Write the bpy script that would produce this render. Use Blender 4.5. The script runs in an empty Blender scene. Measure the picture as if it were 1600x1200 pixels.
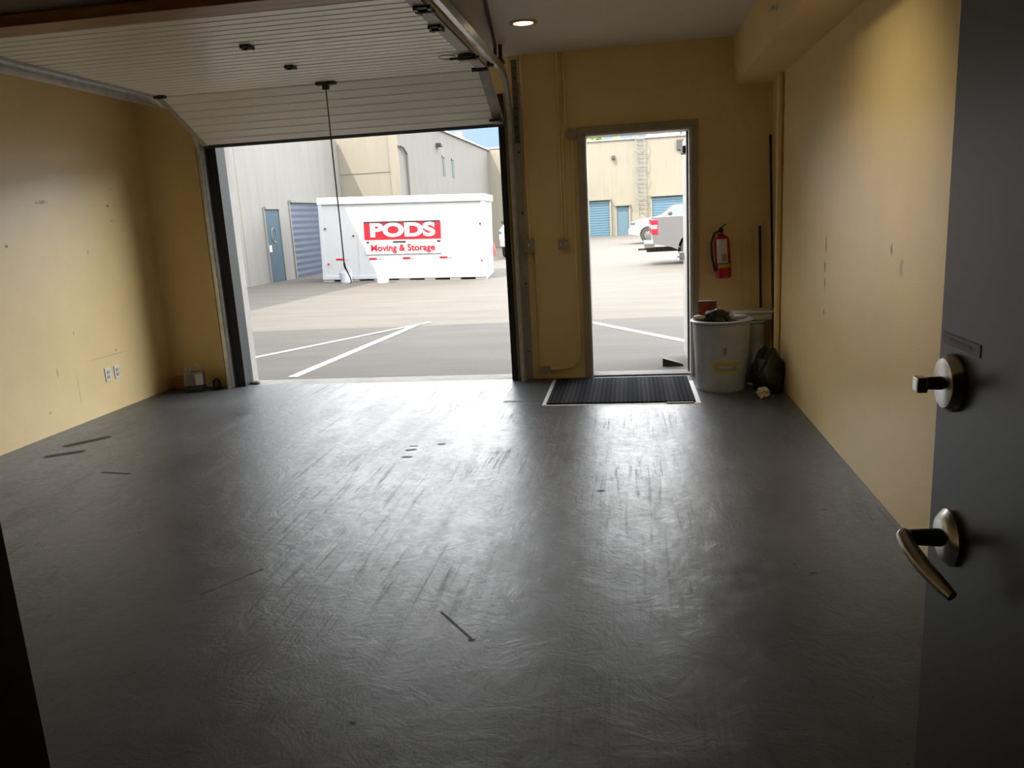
import bpy, bmesh, math, random
from mathutils import Vector, Matrix
random.seed(7)
sc = bpy.context.scene
COL = sc.collection
PI = math.pi

# ---------------------------------------------------------------- camera, sky, sun, exposure
H_CAM = 1.431
yaw, pitch, roll = -.1565, .2116, -.0565
cy, sy, cp, sp = math.cos(yaw), math.sin(yaw), math.cos(pitch), math.sin(pitch)
Fv = Vector((sy*cp, cy*cp, -sp)); Rv = Vector((cy, -sy, 0)); Uv = Rv.cross(Fv)
R2 = math.cos(roll)*Rv + math.sin(roll)*Uv
U2 = -math.sin(roll)*Rv + math.cos(roll)*Uv
cam = bpy.data.cameras.new('camera'); camo = bpy.data.objects.new('camera', cam); COL.objects.link(camo)
m = Matrix.Identity(4)
for i in range(3):
    m[i][0] = R2[i]; m[i][1] = U2[i]; m[i][2] = -Fv[i]
m[2][3] = H_CAM
camo.matrix_world = m
cam.sensor_width = 36; cam.lens = 1220.8/1600*36; cam.clip_start = .02; cam.clip_end = 500
sc.camera = camo

sc.view_settings.view_transform = 'Standard'; sc.view_settings.look = 'None'
sc.view_settings.gamma = 1; sc.view_settings.use_curve_mapping = False
sc.view_settings.exposure = 0.0

w = bpy.data.worlds.new('sky'); sc.world = w; w.use_nodes = True
nt = w.node_tree; nt.nodes.clear()
out = nt.nodes.new('ShaderNodeOutputWorld'); bg = nt.nodes.new('ShaderNodeBackground')
tc = nt.nodes.new('ShaderNodeTexCoord'); sep = nt.nodes.new('ShaderNodeSeparateXYZ'); cr = nt.nodes.new('ShaderNodeValToRGB')
cr.color_ramp.interpolation = 'EASE'
els = cr.color_ramp.elements
els[0].position = .0; els[0].color = (.044, .062, .086, 1)     # visible low sky, kept dim so it stays blue
els[1].position = .125; els[1].color = (.048, .068, .094, 1)
e = els.new(.19); e.color = (.96, .97, .98, 1)             # unseen bright band added above to light the interior
e = els.new(.5); e.color = (.70, .72, .74, 1)
e = els.new(1.0); e.color = (.42, .45, .50, 1)
SKY = 12.
bg.inputs['Strength'].default_value = SKY
nt.links.new(tc.outputs['Generated'], sep.inputs[0]); nt.links.new(sep.outputs['Z'], cr.inputs[0])
nt.links.new(cr.outputs[0], bg.inputs[0]); nt.links.new(bg.outputs[0], out.inputs[0])

sun = bpy.data.lights.new('sun', 'SUN'); suno = bpy.data.objects.new('sun', sun); COL.objects.link(suno)
sun.energy = 9.5; sun.angle = math.radians(.6); sun.color = (1, .93, .80)
suno.rotation_euler = Vector((.40, .57, -1)).to_track_quat('-Z', 'Y').to_euler(); suno.location = (-10, -10, 30)
try:
    sc.cycles.max_bounces = 14; sc.cycles.diffuse_bounces = 8; sc.cycles.sample_clamp_indirect = 8
    sc.cycles.use_denoising = True
except Exception: pass

# ---------------------------------------------------------------- helpers
def N(nt, t, **kw):
    n = nt.nodes.new(t)
    for k, v in kw.items():
        if k in n.inputs: n.inputs[k].default_value = v
        else: setattr(n, k, v)
    return n
def mat(name, col, rough=.6, metal=0., var=.08, scale=6., bump=0., bscale=40., spec=.5, coat=0., emit=None, estr=0., stretch=(1, 1, 1)):
    mt = bpy.data.materials.new(name); mt.use_nodes = True; nt = mt.node_tree
    b = nt.nodes['Principled BSDF']
    b.inputs['Roughness'].default_value = rough; b.inputs['Metallic'].default_value = metal
    b.inputs['Specular IOR Level'].default_value = spec; b.inputs['Coat Weight'].default_value = coat
    tc = N(nt, 'ShaderNodeTexCoord'); mp = N(nt, 'ShaderNodeMapping'); mp.inputs['Scale'].default_value = stretch
    nt.links.new(tc.outputs['Object'], mp.inputs['Vector'])
    nz = N(nt, 'ShaderNodeTexNoise', Scale=scale, Detail=5., Roughness=.6); nt.links.new(mp.outputs[0], nz.inputs['Vector'])
    r = N(nt, 'ShaderNodeValToRGB')
    r.color_ramp.elements[0].position = .3; r.color_ramp.elements[1].position = .7
    r.color_ramp.elements[0].color = tuple(max(0, c*(1-var)) for c in col[:3])+(1,)
    r.color_ramp.elements[1].color = tuple(min(1, c*(1+var)) for c in col[:3])+(1,)
    nt.links.new(nz.outputs['Fac'], r.inputs[0]); nt.links.new(r.outputs[0], b.inputs['Base Color'])
    if bump:
        n2 = N(nt, 'ShaderNodeTexNoise', Scale=bscale, Detail=3.); nt.links.new(tc.outputs['Object'], n2.inputs['Vector'])
        bp = N(nt, 'ShaderNodeBump', Strength=bump, Distance=.01); nt.links.new(n2.outputs['Fac'], bp.inputs['Height'])
        nt.links.new(bp.outputs[0], b.inputs['Normal'])
    if emit:
        b.inputs['Emission Color'].default_value = tuple(emit)+(1,); b.inputs['Emission Strength'].default_value = estr
    return mt

class MB:
    def __init__(s): s.bm = bmesh.new()
    def box(s, x0, x1, y0, y1, z0, z1, M=None, bev=0.):
        vs = [s.bm.verts.new(p) for p in ((x0,y0,z0),(x1,y0,z0),(x1,y1,z0),(x0,y1,z0),(x0,y0,z1),(x1,y0,z1),(x1,y1,z1),(x0,y1,z1))]
        fs = [s.bm.faces.new([vs[i] for i in f]) for f in ((0,3,2,1),(4,5,6,7),(0,1,5,4),(1,2,6,5),(2,3,7,6),(3,0,4,7))]
        if bev:
            ed = {e for f in fs for e in f.edges}
            r = bmesh.ops.bevel(s.bm, geom=list(ed), offset=bev, segments=2, profile=.6, affect='EDGES')
            vs = list({v for f in r['faces'] for v in f.verts} | {v for v in vs if v.is_valid})
        if M: bmesh.ops.transform(s.bm, matrix=M, verts=vs)
        return s
    def prism(s, pts, axis, a0, a1, M=None):
        """pts: 2-D outline; extruded along axis ('x': pts=(y,z), 'y': pts=(x,z), 'z': pts=(x,y))"""
        def mk(p, a): return {'x': (a, p[0], p[1]), 'y': (p[0], a, p[1]), 'z': (p[0], p[1], a)}[axis]
        A = [s.bm.verts.new(mk(p, a0)) for p in pts]; B = [s.bm.verts.new(mk(p, a1)) for p in pts]
        n = len(pts)
        s.bm.faces.new(A); s.bm.faces.new(B[::-1])
        for i in range(n): s.bm.faces.new((A[i], B[i], B[(i+1) % n], A[(i+1) % n]))
        if M: bmesh.ops.transform(s.bm, matrix=M, verts=A+B)
        return s
    def tube(s, path, r, seg=10, cap=True):
        path = [Vector(p) for p in path]; rr = r if isinstance(r, (list, tuple)) else [r]*len(path)
        rings = []; prev = None
        for i, p in enumerate(path):
            d = (path[min(i+1, len(path)-1)]-path[max(i-1, 0)]).normalized()
            if prev is None:
                a = d.orthogonal().normalized()
            else:
                a = (prev - d*prev.dot(d)); a = a.normalized() if a.length > 1e-6 else d.orthogonal().normalized()
            prev = a; b = d.cross(a)
            rings.append([s.bm.verts.new(p+rr[i]*(math.cos(2*PI*k/seg)*a+math.sin(2*PI*k/seg)*b)) for k in range(seg)])
        for A, B in zip(rings, rings[1:]):
            for k in range(seg): s.bm.faces.new((A[k], A[(k+1) % seg], B[(k+1) % seg], B[k]))
        if cap: s.bm.faces.new(rings[0][::-1]); s.bm.faces.new(rings[-1])
        return s
    def lathe(s, prof, M=None, seg=28):
        """prof: (r,z) list around Z"""
        rings = []; allv = []
        for r, z in prof:
            if r < 1e-5: v = [s.bm.verts.new((0, 0, z))]
            else: v = [s.bm.verts.new((r*math.cos(2*PI*k/seg), r*math.sin(2*PI*k/seg), z)) for k in range(seg)]
            rings.append(v); allv += v
        for A, B in zip(rings, rings[1:]):
            for k in range(seg):
                k2 = (k+1) % seg
                if len(A) == 1 and len(B) == 1: continue
                if len(A) == 1: s.bm.faces.new((A[0], B[k2], B[k]))
                elif len(B) == 1: s.bm.faces.new((A[k], A[k2], B[0]))
                else: s.bm.faces.new((A[k], A[k2], B[k2], B[k]))
        if M: bmesh.ops.transform(s.bm, matrix=M, verts=allv)
        return s
    def blob(s, c, r, sub=3, amp=.15, fr=3., seed=0, floor=None):
        rr = bmesh.ops.create_icosphere(s.bm, subdivisions=sub, radius=1)
        from mathutils import noise
        for v in rr['verts']:
            n = noise.noise(v.co*fr+Vector((seed*3.1, seed, 0)))
            p = v.co*(1+amp*n)
            v.co = Vector((c[0]+p.x*r[0], c[1]+p.y*r[1], c[2]+p.z*r[2]))
            if floor is not None and v.co.z < floor: v.co.z = floor
        return s
    def build(s, name, material, parent=None, smooth=False, M=None):
        me = bpy.data.meshes.new(name)
        bmesh.ops.recalc_face_normals(s.bm, faces=s.bm.faces)
        if M: bmesh.ops.transform(s.bm, matrix=M, verts=s.bm.verts)
        s.bm.to_mesh(me); s.bm.free()
        me.materials.append(material)
        if smooth:
            for p in me.polygons: p.use_smooth = True
            try: me.set_sharp_from_angle(angle=math.radians(40))
            except Exception: pass
        o = bpy.data.objects.new(name, me); COL.objects.link(o)
        if parent is not None: o.parent = parent
        return o
def thing(name, label, cat, loc=(0, 0, 0), rz=0, group=None):
    o = bpy.data.objects.new(name, None); COL.objects.link(o); o.empty_display_size = .1
    o.location = loc; o.rotation_euler = (0, 0, rz); o['label'] = label; o['category'] = cat
    if group: o['group'] = group
    return o
def tag(o, label, cat, group=None):
    o['label'] = label; o['category'] = cat
    if group: o['group'] = group
    return o
def struct(o, label=None, cat=None):
    o['kind'] = 'structure'
    if label: o['label'] = label
    if cat: o['category'] = cat
    return o
def copy_tree(root, loc, rz, label, scale=None):
    r = root.copy(); COL.objects.link(r); r.location = loc; r.rotation_euler = (0, 0, rz); r['label'] = label
    for ch in list(root.children):
        c = ch.copy(); COL.objects.link(c); c.parent = r
        for g in list(ch.children):
            d = g.copy(); COL.objects.link(d); d.parent = c
    return r
def T(x, y, z): return Matrix.Translation((x, y, z))
def Rm(a, ax): return Matrix.Rotation(a, 4, ax)
def text(txt, size, material, parent, name, M, off=0., xs=1., ex=.004):
    cu = bpy.data.curves.new(name, 'FONT'); cu.body = txt; cu.size = size; cu.offset = off; cu.extrude = ex
    cu.align_x = 'CENTER'; cu.align_y = 'CENTER'
    t = bpy.data.objects.new('t', cu); COL.objects.link(t)
    dg = bpy.context.evaluated_depsgraph_get(); me = bpy.data.meshes.new_from_object(t.evaluated_get(dg))
    bpy.data.objects.remove(t)
    me.transform(M @ Matrix.Diagonal((xs, 1, 1, 1)))
    me.materials.clear(); me.materials.append(material)
    o = bpy.data.objects.new(name, me); COL.objects.link(o)
    if parent is not None: o.parent = parent
    return o
def zg(y): return -.02-.0105*(y-7)     # the yard falls gently away from the unit

# ---------------------------------------------------------------- materials
YEL = (.80, .62, .305)
m_wall = mat('painted_drywall_yellow', YEL, .55, var=.04, scale=2.5, bump=.15, bscale=90)
m_ceil = mat('ceiling_paint', (.70, .64, .56), .8, var=.04, scale=2)
m_darkwood = mat('dark_wood', (.030, .017, .008), .6, var=.4, scale=5, stretch=(1, 8, 8))
m_orangewood = mat('stained_wood', (.30, .145, .06), .45, var=.4, scale=4, stretch=(1, 10, 10))
m_black = mat('black_rubber', (.012, .012, .012), .6, var=.2)
m_blackp = mat('black_plastic_bag', (.012, .012, .013), .35, var=.2, bump=.6, bscale=14)
m_steel = mat('galvanised_steel', (.6, .6, .6), .38, metal=.8, var=.15, scale=14)
m_dsteel = mat('dark_steel', (.06, .056, .05), .5, metal=.6, var=.3, scale=10)
m_greysteel = mat('painted_grey_steel', (.38, .36, .33), .5, var=.15, scale=9)
m_panel = mat('door_panel_paint', (.88, .84, .77), .34, var=.03, scale=3, stretch=(1, 6, 6))
m_white = mat('white_plastic', (.70, .69, .67), .4, var=.04)
m_whitep = mat('outline_white', (.72, .71, .69), .4, var=.05)
m_cream = mat('cream_plastic', (.42, .36, .26), .5, var=.05)
m_trimw = mat('frame_paint', (.36, .31, .23), .5, var=.08)
m_doorw = mat('white_door_paint', (.62, .60, .56), .45, var=.05)
m_nickel = mat('satin_nickel', (.62, .60, .57), .27, metal=1., var=.05, scale=30)
m_darkdoor = mat('charcoal_door_paint', (.027, .025, .023), .38, var=.12, scale=3)
m_greyplate = mat('grey_label', (.24, .20, .185), .5, var=.1, scale=40)
m_red = mat('red_enamel', (.42, .008, .015), .3, var=.1)
m_label = mat('paper_label', (.62, .58, .56), .6, var=.1, scale=40)
m_yellowlab = mat('yellow_label', (.45, .38, .08), .6, var=.1, scale=40)
m_bin = mat('grey_bin_plastic', (.36, .38, .43), .45, var=.1, scale=12)
m_bin2 = mat('green_grey_bin_plastic', (.34, .37, .35), .5, var=.1, scale=12)
m_rim = mat('pale_rim_plastic', (.36, .36, .35), .35, var=.08)
m_card = mat('brown_cardboard', (.16, .075, .035), .7, var=.2, scale=14)
m_foam = mat('white_foam', (.50, .46, .40), .7, var=.06, scale=14)
m_beige = mat('beige_cloth', (.45, .36, .27), .85, var=.12, bump=.5)
m_lampglow = mat('lamp_glow', (.9, .9, .8), .5, emit=(1, .93, .62), estr=6)
m_brass = mat('brass_trim', (.50, .38, .14), .35, metal=.8)
m_rope = mat('grey_rope', (.12, .11, .10), .8, var=.3, scale=60)
m_green = mat('dark_green_liquid', (.03, .045, .035), .4)
m_concrete = mat('threshold_concrete', (.17, .16, .142), .8, var=.2, scale=5, bump=.3)
# outdoors
def wallmat(name, col):
    return mat(name, col, .85, var=.07, scale=1.2, stretch=(2.5, 2.5, .25), bump=.1)
m_bcream = wallmat('cream_stucco', (.175, .156, .118)); m_bpale = wallmat('pale_concrete', (.163, .156, .14))
m_bgrey = wallmat('grey_concrete', (.125, .118, .102)); m_groove = mat('panel_groove', (.16, .15, .12), .9)
m_capflash = mat('roof_flashing', (.30, .30, .28), .5)
m_pod = mat('white_container', (.37, .375, .38), .45, var=.03, scale=2)
m_podshade = mat('container_seam', (.36, .35, .35), .5); m_sred = mat('sign_red', (.36, .006, .016), .4, var=.02)
m_swhite = mat('sign_white', (.50, .50, .50), .4, var=.01); m_sblack = mat('sign_black', (.01, .01, .01), .5)
m_bdoor = mat('teal_steel_door', (.022, .055, .078), .45, var=.08); m_glasst = mat('dull_glass', (.05, .09, .11), .2)
m_silver = mat('silver_car_paint', (.17, .165, .165), .3, metal=.35, var=.02, coat=.6)
m_wcar = mat('white_car_paint', (.24, .24, .245), .3, var=.02, coat=.6)
m_tyre = mat('tyre_rubber', (.03, .03, .03), .8); m_wheel = mat('alloy_wheel', (.12, .12, .11), .4, metal=.5)
m_cglass = mat('car_glass', (.07, .10, .11), .1, spec=.7); m_tail = mat('tail_light_red', (.5, .015, .03), .25, coat=.5)
m_tailc = mat('tail_light_pink', (.55, .22, .22), .25); m_chrome = mat('chrome', (.5, .5, .5), .2, metal=1)
m_leaf = mat('foliage', (.11, .15, .03), .8, var=.5, scale=9); m_bark = mat('bark', (.06, .045, .03), .9)
m_dleaf = mat('dark_foliage', (.015, .03, .012), .8, var=.5, scale=9)
m_redm = mat('red_machine_paint', (.30, .05, .05), .5, var=.1); m_line = mat('road_paint', (.42, .41, .38), .8, var=.25, scale=14)
m_pail = mat('white_pail_plastic', (.42, .44, .48), .4, var=.03)

def roller(name, col):          # horizontal slat roller door
    mt = mat(name, col, .4, var=.05, scale=2)
    nt = mt.node_tree; b = nt.nodes['Principled BSDF']
    tc = N(nt, 'ShaderNodeTexCoord'); wv = N(nt, 'ShaderNodeTexWave', Scale=1.6); wv.bands_direction = 'Z'
    nt.links.new(tc.outputs['Object'], wv.inputs['Vector'])
    bp = N(nt, 'ShaderNodeBump', Strength=.5, Distance=.018); nt.links.new(wv.outputs['Fac'], bp.inputs['Height'])
    nt.links.new(bp.outputs[0], b.inputs['Normal']); return mt
m_roll = roller('blue_roller_slats', (.045, .10, .135)); m_roll2 = roller('slate_roller_slats', (.05, .065, .095))

# floor: worn grey epoxy
m_floor = bpy.data.materials.new('grey_epoxy_floor'); m_floor.use_nodes = True; nt = m_floor.node_tree
b = nt.nodes['Principled BSDF']; tc = N(nt, 'ShaderNodeTexCoord'); L = nt.links.new
def ramp(fac, p0, c0, p1, c1):
    r = N(nt, 'ShaderNodeValToRGB'); r.color_ramp.elements[0].position = p0; r.color_ramp.elements[1].position = p1
    r.color_ramp.elements[0].color = (c0, c0, c0, 1) if not isinstance(c0, tuple) else c0+(1,)
    r.color_ramp.elements[1].color = (c1, c1, c1, 1) if not isinstance(c1, tuple) else c1+(1,)
    L(fac, r.inputs[0]); return r.outputs[0]
def math_(op, a, bb=None):
    n = N(nt, 'ShaderNodeMath'); n.operation = op
    for i, v in enumerate((a, bb)):
        if v is None: continue
        if isinstance(v, (int, float)): n.inputs[i].default_value = v
        else: L(v, n.inputs[i])
    return n.outputs[0]
n1 = N(nt, 'ShaderNodeTexNoise', Scale=1.3, Detail=8., Roughness=.65); L(tc.outputs['Object'], n1.inputs['Vector'])
n2 = N(nt, 'ShaderNodeTexNoise', Scale=16., Detail=6., Roughness=.7, Distortion=1.5); L(tc.outputs['Object'], n2.inputs['Vector'])
mp = N(nt, 'ShaderNodeMapping'); mp.inputs['Rotation'].default_value = (0, 0, math.radians(16)); mp.inputs['Scale'].default_value = (30, 1.1, 1)
L(tc.outputs['Object'], mp.inputs['Vector'])
n3 = N(nt, 'ShaderNodeTexNoise', Scale=1.6, Detail=4., Roughness=.6, Distortion=.6); L(mp.outputs[0], n3.inputs['Vector'])
mp2 = N(nt, 'ShaderNodeMapping'); mp2.inputs['Rotation'].default_value = (0, 0, math.radians(38)); mp2.inputs['Scale'].default_value = (5, .8, 1)
L(tc.outputs['Object'], mp2.inputs['Vector'])
n4 = N(nt, 'ShaderNodeTexNoise', Scale=1.1, Detail=5., Roughness=.65, Distortion=1.2); L(mp2.outputs[0], n4.inputs['Vector'])
base = ramp(n1.outputs['Fac'], .3, (.060, .062, .066), .72, (.094, .095, .097))
nm = N(nt, 'ShaderNodeTexNoise', Scale=.9, Detail=2.); L(tc.outputs['Object'], nm.inputs['Vector'])
scr = math_('SUBTRACT', 1., math_('MULTIPLY', ramp(n3.outputs['Fac'], .36, 1., .46, 0.), ramp(nm.outputs['Fac'], .42, 0., .58, 1.)))
mx = N(nt, 'ShaderNodeMix', data_type='RGBA'); L(math_('MULTIPLY', math_('SUBTRACT', 1., scr), .45), mx.inputs[0]); L(base, mx.inputs[6]); mx.inputs[7].default_value = (.045, .046, .048, 1)
def seg(p0, p1, wd):      # mark along a line on the slab (oil drip, tyre scuff)
    d = N(nt, 'ShaderNodeVectorMath'); d.operation = 'SUBTRACT'; L(tc.outputs['Object'], d.inputs[0]); d.inputs[1].default_value = (p0[0], p0[1], 0)
    v = Vector((p1[0]-p0[0], p1[1]-p0[1], 0)); ln2 = max(v.length_squared, 1e-9)
    dt = N(nt, 'ShaderNodeVectorMath'); dt.operation = 'DOT_PRODUCT'; L(d.outputs[0], dt.inputs[0]); dt.inputs[1].default_value = v/ln2
    c = N(nt, 'ShaderNodeClamp'); L(dt.outputs['Value'], c.inputs[0])
    s_ = N(nt, 'ShaderNodeVectorMath'); s_.operation = 'SCALE'; s_.inputs[0].default_value = v; L(c.outputs[0], s_.inputs['Scale'])
    e_ = N(nt, 'ShaderNodeVectorMath'); e_.operation = 'DISTANCE'; L(d.outputs[0], e_.inputs[0]); L(s_.outputs[0], e_.inputs[1])
    w_ = math_('ADD', e_.outputs['Value'], math_('MULTIPLY', math_('SUBTRACT', n2.outputs['Fac'], .5), wd*1.2))
    return ramp(w_, wd*.55, 1., wd, 0.)
segs = [((-1.435, 4.744), (-1.40, 4.744), .016), ((-1.43, 4.655), (-1.40, 4.665), .028), ((-1.415, 4.51), (-1.385, 4.512), .026), ((-1.25, 4.78), (-1.235, 4.782), .026),
        ((-.18, 3.896), (-.17, 3.896), .02), ((-.84, 1.937), (-.835, 1.937), .009), ((-1.851, 3.42), (-1.85, 3.42), .012), ((-1.75, 2.70), (-1.60, 2.93), .012),
        ((-.724, 2.595), (-.57, 2.41), .007), ((-.575, 2.41), (-.57, 2.41), .013), ((-.99, 5.93), (-.72, 5.92), .03),
        ((-3.95, 4.6), (-3.80, 4.7), .05), ((-4.0, 4.85), (-3.85, 5.05), .05), ((-3.3, 4.25), (-3.1, 4.22), .018)]
acc = None
for s_ in segs:
    o_ = seg(*s_); acc = o_ if acc is None else math_('MAXIMUM', acc, o_)
mx2 = N(nt, 'ShaderNodeMix', data_type='RGBA'); L(math_('MULTIPLY', acc, .85), mx2.inputs[0]); L(mx.outputs[2], mx2.inputs[6]); mx2.inputs[7].default_value = (.012, .011, .01, 1)
L(mx2.outputs[2], b.inputs['Base Color'])
ro = math_('ADD', ramp(n1.outputs['Fac'], .3, .22, .7, .31), math_('MULTIPLY', ramp(n4.outputs['Fac'], .35, 0., .7, 1.), .08))
ro = math_('ADD', ro, math_('MULTIPLY', ramp(n2.outputs['Fac'], .35, 0., .65, 1.), .11))
ro = math_('ADD', ro, math_('MULTIPLY', math_('SUBTRACT', 1., scr), .12)); ro = math_('ADD', ro, math_('MULTIPLY', acc, .3))
L(ro, b.inputs['Roughness'])
b.inputs['IOR'].default_value = 1.42; b.inputs['Specular IOR Level'].default_value = .25
n5 = N(nt, 'ShaderNodeTexNoise', Scale=5., Detail=7., Roughness=.7, Distortion=2.5); L(tc.outputs['Object'], n5.inputs['Vector'])
hh = math_('ADD', math_('MULTIPLY', n2.outputs['Fac'], .6), math_('MULTIPLY', n3.outputs['Fac'], .25)); hh = math_('ADD', hh, math_('MULTIPLY', n4.outputs['Fac'], .3)); hh = math_('ADD', hh, math_('MULTIPLY', n5.outputs['Fac'], 1.6))
bp = N(nt, 'ShaderNodeBump', Strength=.24, Distance=.006); L(hh, bp.inputs['Height']); L(bp.outputs[0], b.inputs['Normal'])

# asphalt
m_asph = mat('worn_asphalt', (.071, .060, .047), .9, var=.16, scale=.9, stretch=(.6, 2.2, 1), bump=.4, bscale=60)
# mat
m_mat = mat('ribbed_mat', (.022, .022, .025), 1., var=.25, scale=8, spec=.05)
nt = m_mat.node_tree; tcx = N(nt, 'ShaderNodeTexCoord')
wv = N(nt, 'ShaderNodeTexWave', Scale=9.); wv.bands_direction = 'X'; nt.links.new(tcx.outputs['Object'], wv.inputs['Vector'])
wv2 = N(nt, 'ShaderNodeTexWave', Scale=1.6); wv2.bands_direction = 'X'; nt.links.new(tcx.outputs['Object'], wv2.inputs['Vector'])
ad = N(nt, 'ShaderNodeMath'); ad.operation = 'ADD'; nt.links.new(wv.outputs['Fac'], ad.inputs[0]); nt.links.new(wv2.outputs['Fac'], ad.inputs[1])
rr = N(nt, 'ShaderNodeValToRGB'); rr.color_ramp.elements[0].color = (.012, .012, .014, 1); rr.color_ramp.elements[1].color = (.05, .05, .055, 1); rr.color_ramp.elements[0].position = .2
dv = N(nt, 'ShaderNodeMath'); dv.operation = 'MULTIPLY'; dv.inputs[1].default_value = .5; nt.links.new(ad.outputs[0], dv.inputs[0]); nt.links.new(dv.outputs[0], rr.inputs[0])
nt.links.new(rr.outputs[0], nt.nodes['Principled BSDF'].inputs['Base Color'])
bpm = N(nt, 'ShaderNodeBump', Strength=.7, Distance=.004); nt.links.new(ad.outputs[0], bpm.inputs['Height']); nt.links.new(bpm.outputs[0], nt.nodes['Principled BSDF'].inputs['Normal'])

# left / right wall paint with dings that stay put
def scuffed(name, marks, col=YEL):
    mt = mat(name, col, .33, var=.05, scale=1.8, bump=.10, bscale=90, spec=1.0); nt = mt.node_tree; b = nt.nodes['Principled BSDF']
    tc = N(nt, 'ShaderNodeTexCoord'); base = b.inputs['Base Color'].links[0].from_socket
    nz = N(nt, 'ShaderNodeTexNoise', Scale=45., Detail=4.); nt.links.new(tc.outputs['Object'], nz.inputs['Vector'])
    for (p, ry, rz, c, k) in marks:
        mp = N(nt, 'ShaderNodeMapping'); mp.vector_type = 'POINT'
        mp.inputs['Location'].default_value = (0, -p[0]/ry, -p[1]/rz); mp.inputs['Scale'].default_value = (0, 1/ry, 1/rz)
        nt.links.new(tc.outputs['Object'], mp.inputs['Vector'])
        ln = N(nt, 'ShaderNodeVectorMath'); ln.operation = 'LENGTH'; nt.links.new(mp.outputs[0], ln.inputs[0])
        a = N(nt, 'ShaderNodeMath'); a.operation = 'MULTIPLY_ADD'; nt.links.new(nz.outputs['Fac'], a.inputs[0]); a.inputs[1].default_value = 1.6; nt.links.new(ln.outputs['Value'], a.inputs[2])
        r = N(nt, 'ShaderNodeValToRGB'); r.color_ramp.elements[0].position = 1.25/2.5; r.color_ramp.elements[1].position = 1.7/2.5
        r.color_ramp.elements[0].color = (k, k, k, 1); r.color_ramp.elements[1].color = (0, 0, 0, 1)
        h = N(nt, 'ShaderNodeMath'); h.operation = 'MULTIPLY'; h.inputs[1].default_value = .4; nt.links.new(a.outputs[0], h.inputs[0]); nt.links.new(h.outputs[0], r.inputs[0])
        mx = N(nt, 'ShaderNodeMix', data_type='RGBA'); nt.links.new(r.outputs[0], mx.inputs[0]); nt.links.new(base, mx.inputs[6]); mx.inputs[7].default_value = c+(1,)
        base = mx.outputs[2]
    nt.links.new(base, b.inputs['Base Color']); return mt
DK = (.10, .06, .025); LT = (.75, .68, .5); GR = (.28, .21, .12)
m_wl = scuffed('left_wall_paint', [((5.47, 1.726), .07, .018, DK, .8), ((5.50, 1.722), .03, .012, LT, .9), ((5.40, 1.72), .025, .012, DK, .6), ((6.214, 1.701), .022, .014, DK, 1.), ((5.031, 1.418), .022, .016, DK, 1.),
    ((6.24, 1.58), .012, .012, GR, .8), ((5.87, 1.33), .012, .025, GR, .6), ((6.28, 1.84), .015, .015, GR, .6), ((5.55, .72), .012, .02, GR, .6), ((6.02, .50), .015, .015, GR, .8),
    ((5.3, .45), .012, .05, GR, .5), ((5.15, .17), .015, .015, GR, .7), ((5.6, .08), .012, .012, LT, .8), ((5.9, .47), .35, .008, GR, .35), ((5.5, .28), .008, .18, GR, .35)])
m_wr = scuffed('right_wall_paint', [((4.93, 1.165), .020, .075, DK, .9), ((4.945, 1.03), .020, .06, (.05, .035, .02), 1.), ((4.94, .93), .022, .05, DK, .7), ((4.94, .76), .02, .03, DK, .8),
    ((3.74, 1.19), .018, .035, DK, .9), ((3.70, 1.24), .02, .02, LT, .8), ((3.60, 1.12), .035, .05, GR, .6), ((3.58, 1.12), .02, .03, LT, .5)])

# ---------------------------------------------------------------- the room
D, LX, RX, HC, SB, SX = 6.781, -4.352, 1.156, 2.714, 2.354, .853
YN = .40                                   # near wall, with the doorway the camera looks through
o = struct(MB().box(LX-.2, RX+.2, YN-.02, D+.0, -.15, 0).build('floor', m_floor))
o = struct(MB().box(LX-.2, RX+.2, D, D+.26, -.2, -.004).build('trim_1', m_concrete))
struct(MB().box(LX-.15, LX, YN, D+.2, 0, HC).build('wall_left', m_wl))
struct(MB().box(RX, RX+.15, YN, D+.2, 0, HC).build('wall_right', m_wr))
GX0, GX1, DX0, DX1 = -3.62, -1.02, -.352, .520
wf = MB()
for (x0, x1, z0, z1) in ((LX-.15, GX0, 0, HC), (GX0, GX1, 2.40, HC), (GX1, DX0, 0, HC), (DX0, DX1, 2.055, HC), (DX1, RX+.15, 0, HC)):
    wf.box(x0, x1, D, D+.2, z0, z1)
struct(wf.build('wall_front', m_wall))
struct(MB().box(LX-.15, RX+.15, YN-.15, D+.2, HC, HC+.12).build('ceiling', m_ceil))
struct(MB().box(SX, RX, YN, D, SB, HC).build('trim_2', m_wall))          # boxed soffit
wb = MB()
for (x0, x1, z0, z1) in ((LX-.15, -.47, 0, HC), (-.47, .50, 2.10, HC), (.50, RX+.15, 0, HC)):
    wb.box(x0, x1, YN-.15, YN, z0, z1)
struct(wb.build('wall_back', m_wall))
# dark hall behind the photographer
hl = MB(); hl.box(-1.3, -1.2, -2.2, YN-.15, 0, 2.5); hl.box(1.2, 1.3, -2.2, YN-.15, 0, 2.5); hl.box(-1.3, 1.3, -2.3, -2.2, 0, 2.5); hl.box(-1.3, 1.3, -2.3, YN-.15, 2.5, 2.6)
struct(hl.build('wall_hall', mat('hall_paint', (.12, .10, .08), .7)))
struct(MB().box(-1.3, 1.3, -2.3, YN-.02, -.15, 0).build('floor_hall', mat('hall_floor', (.05, .045, .04), .6)))
fr = MB(); fr.box(-.47, -.405, YN-.17, YN+.02, 0, 2.10); fr.box(.455, .50, YN-.17, YN-.005, 0, 2.10); fr.box(-.47, .50, YN-.17, YN+.02, 2.055, 2.10)
struct(fr.build('trim_3', m_darkdoor))
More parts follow.
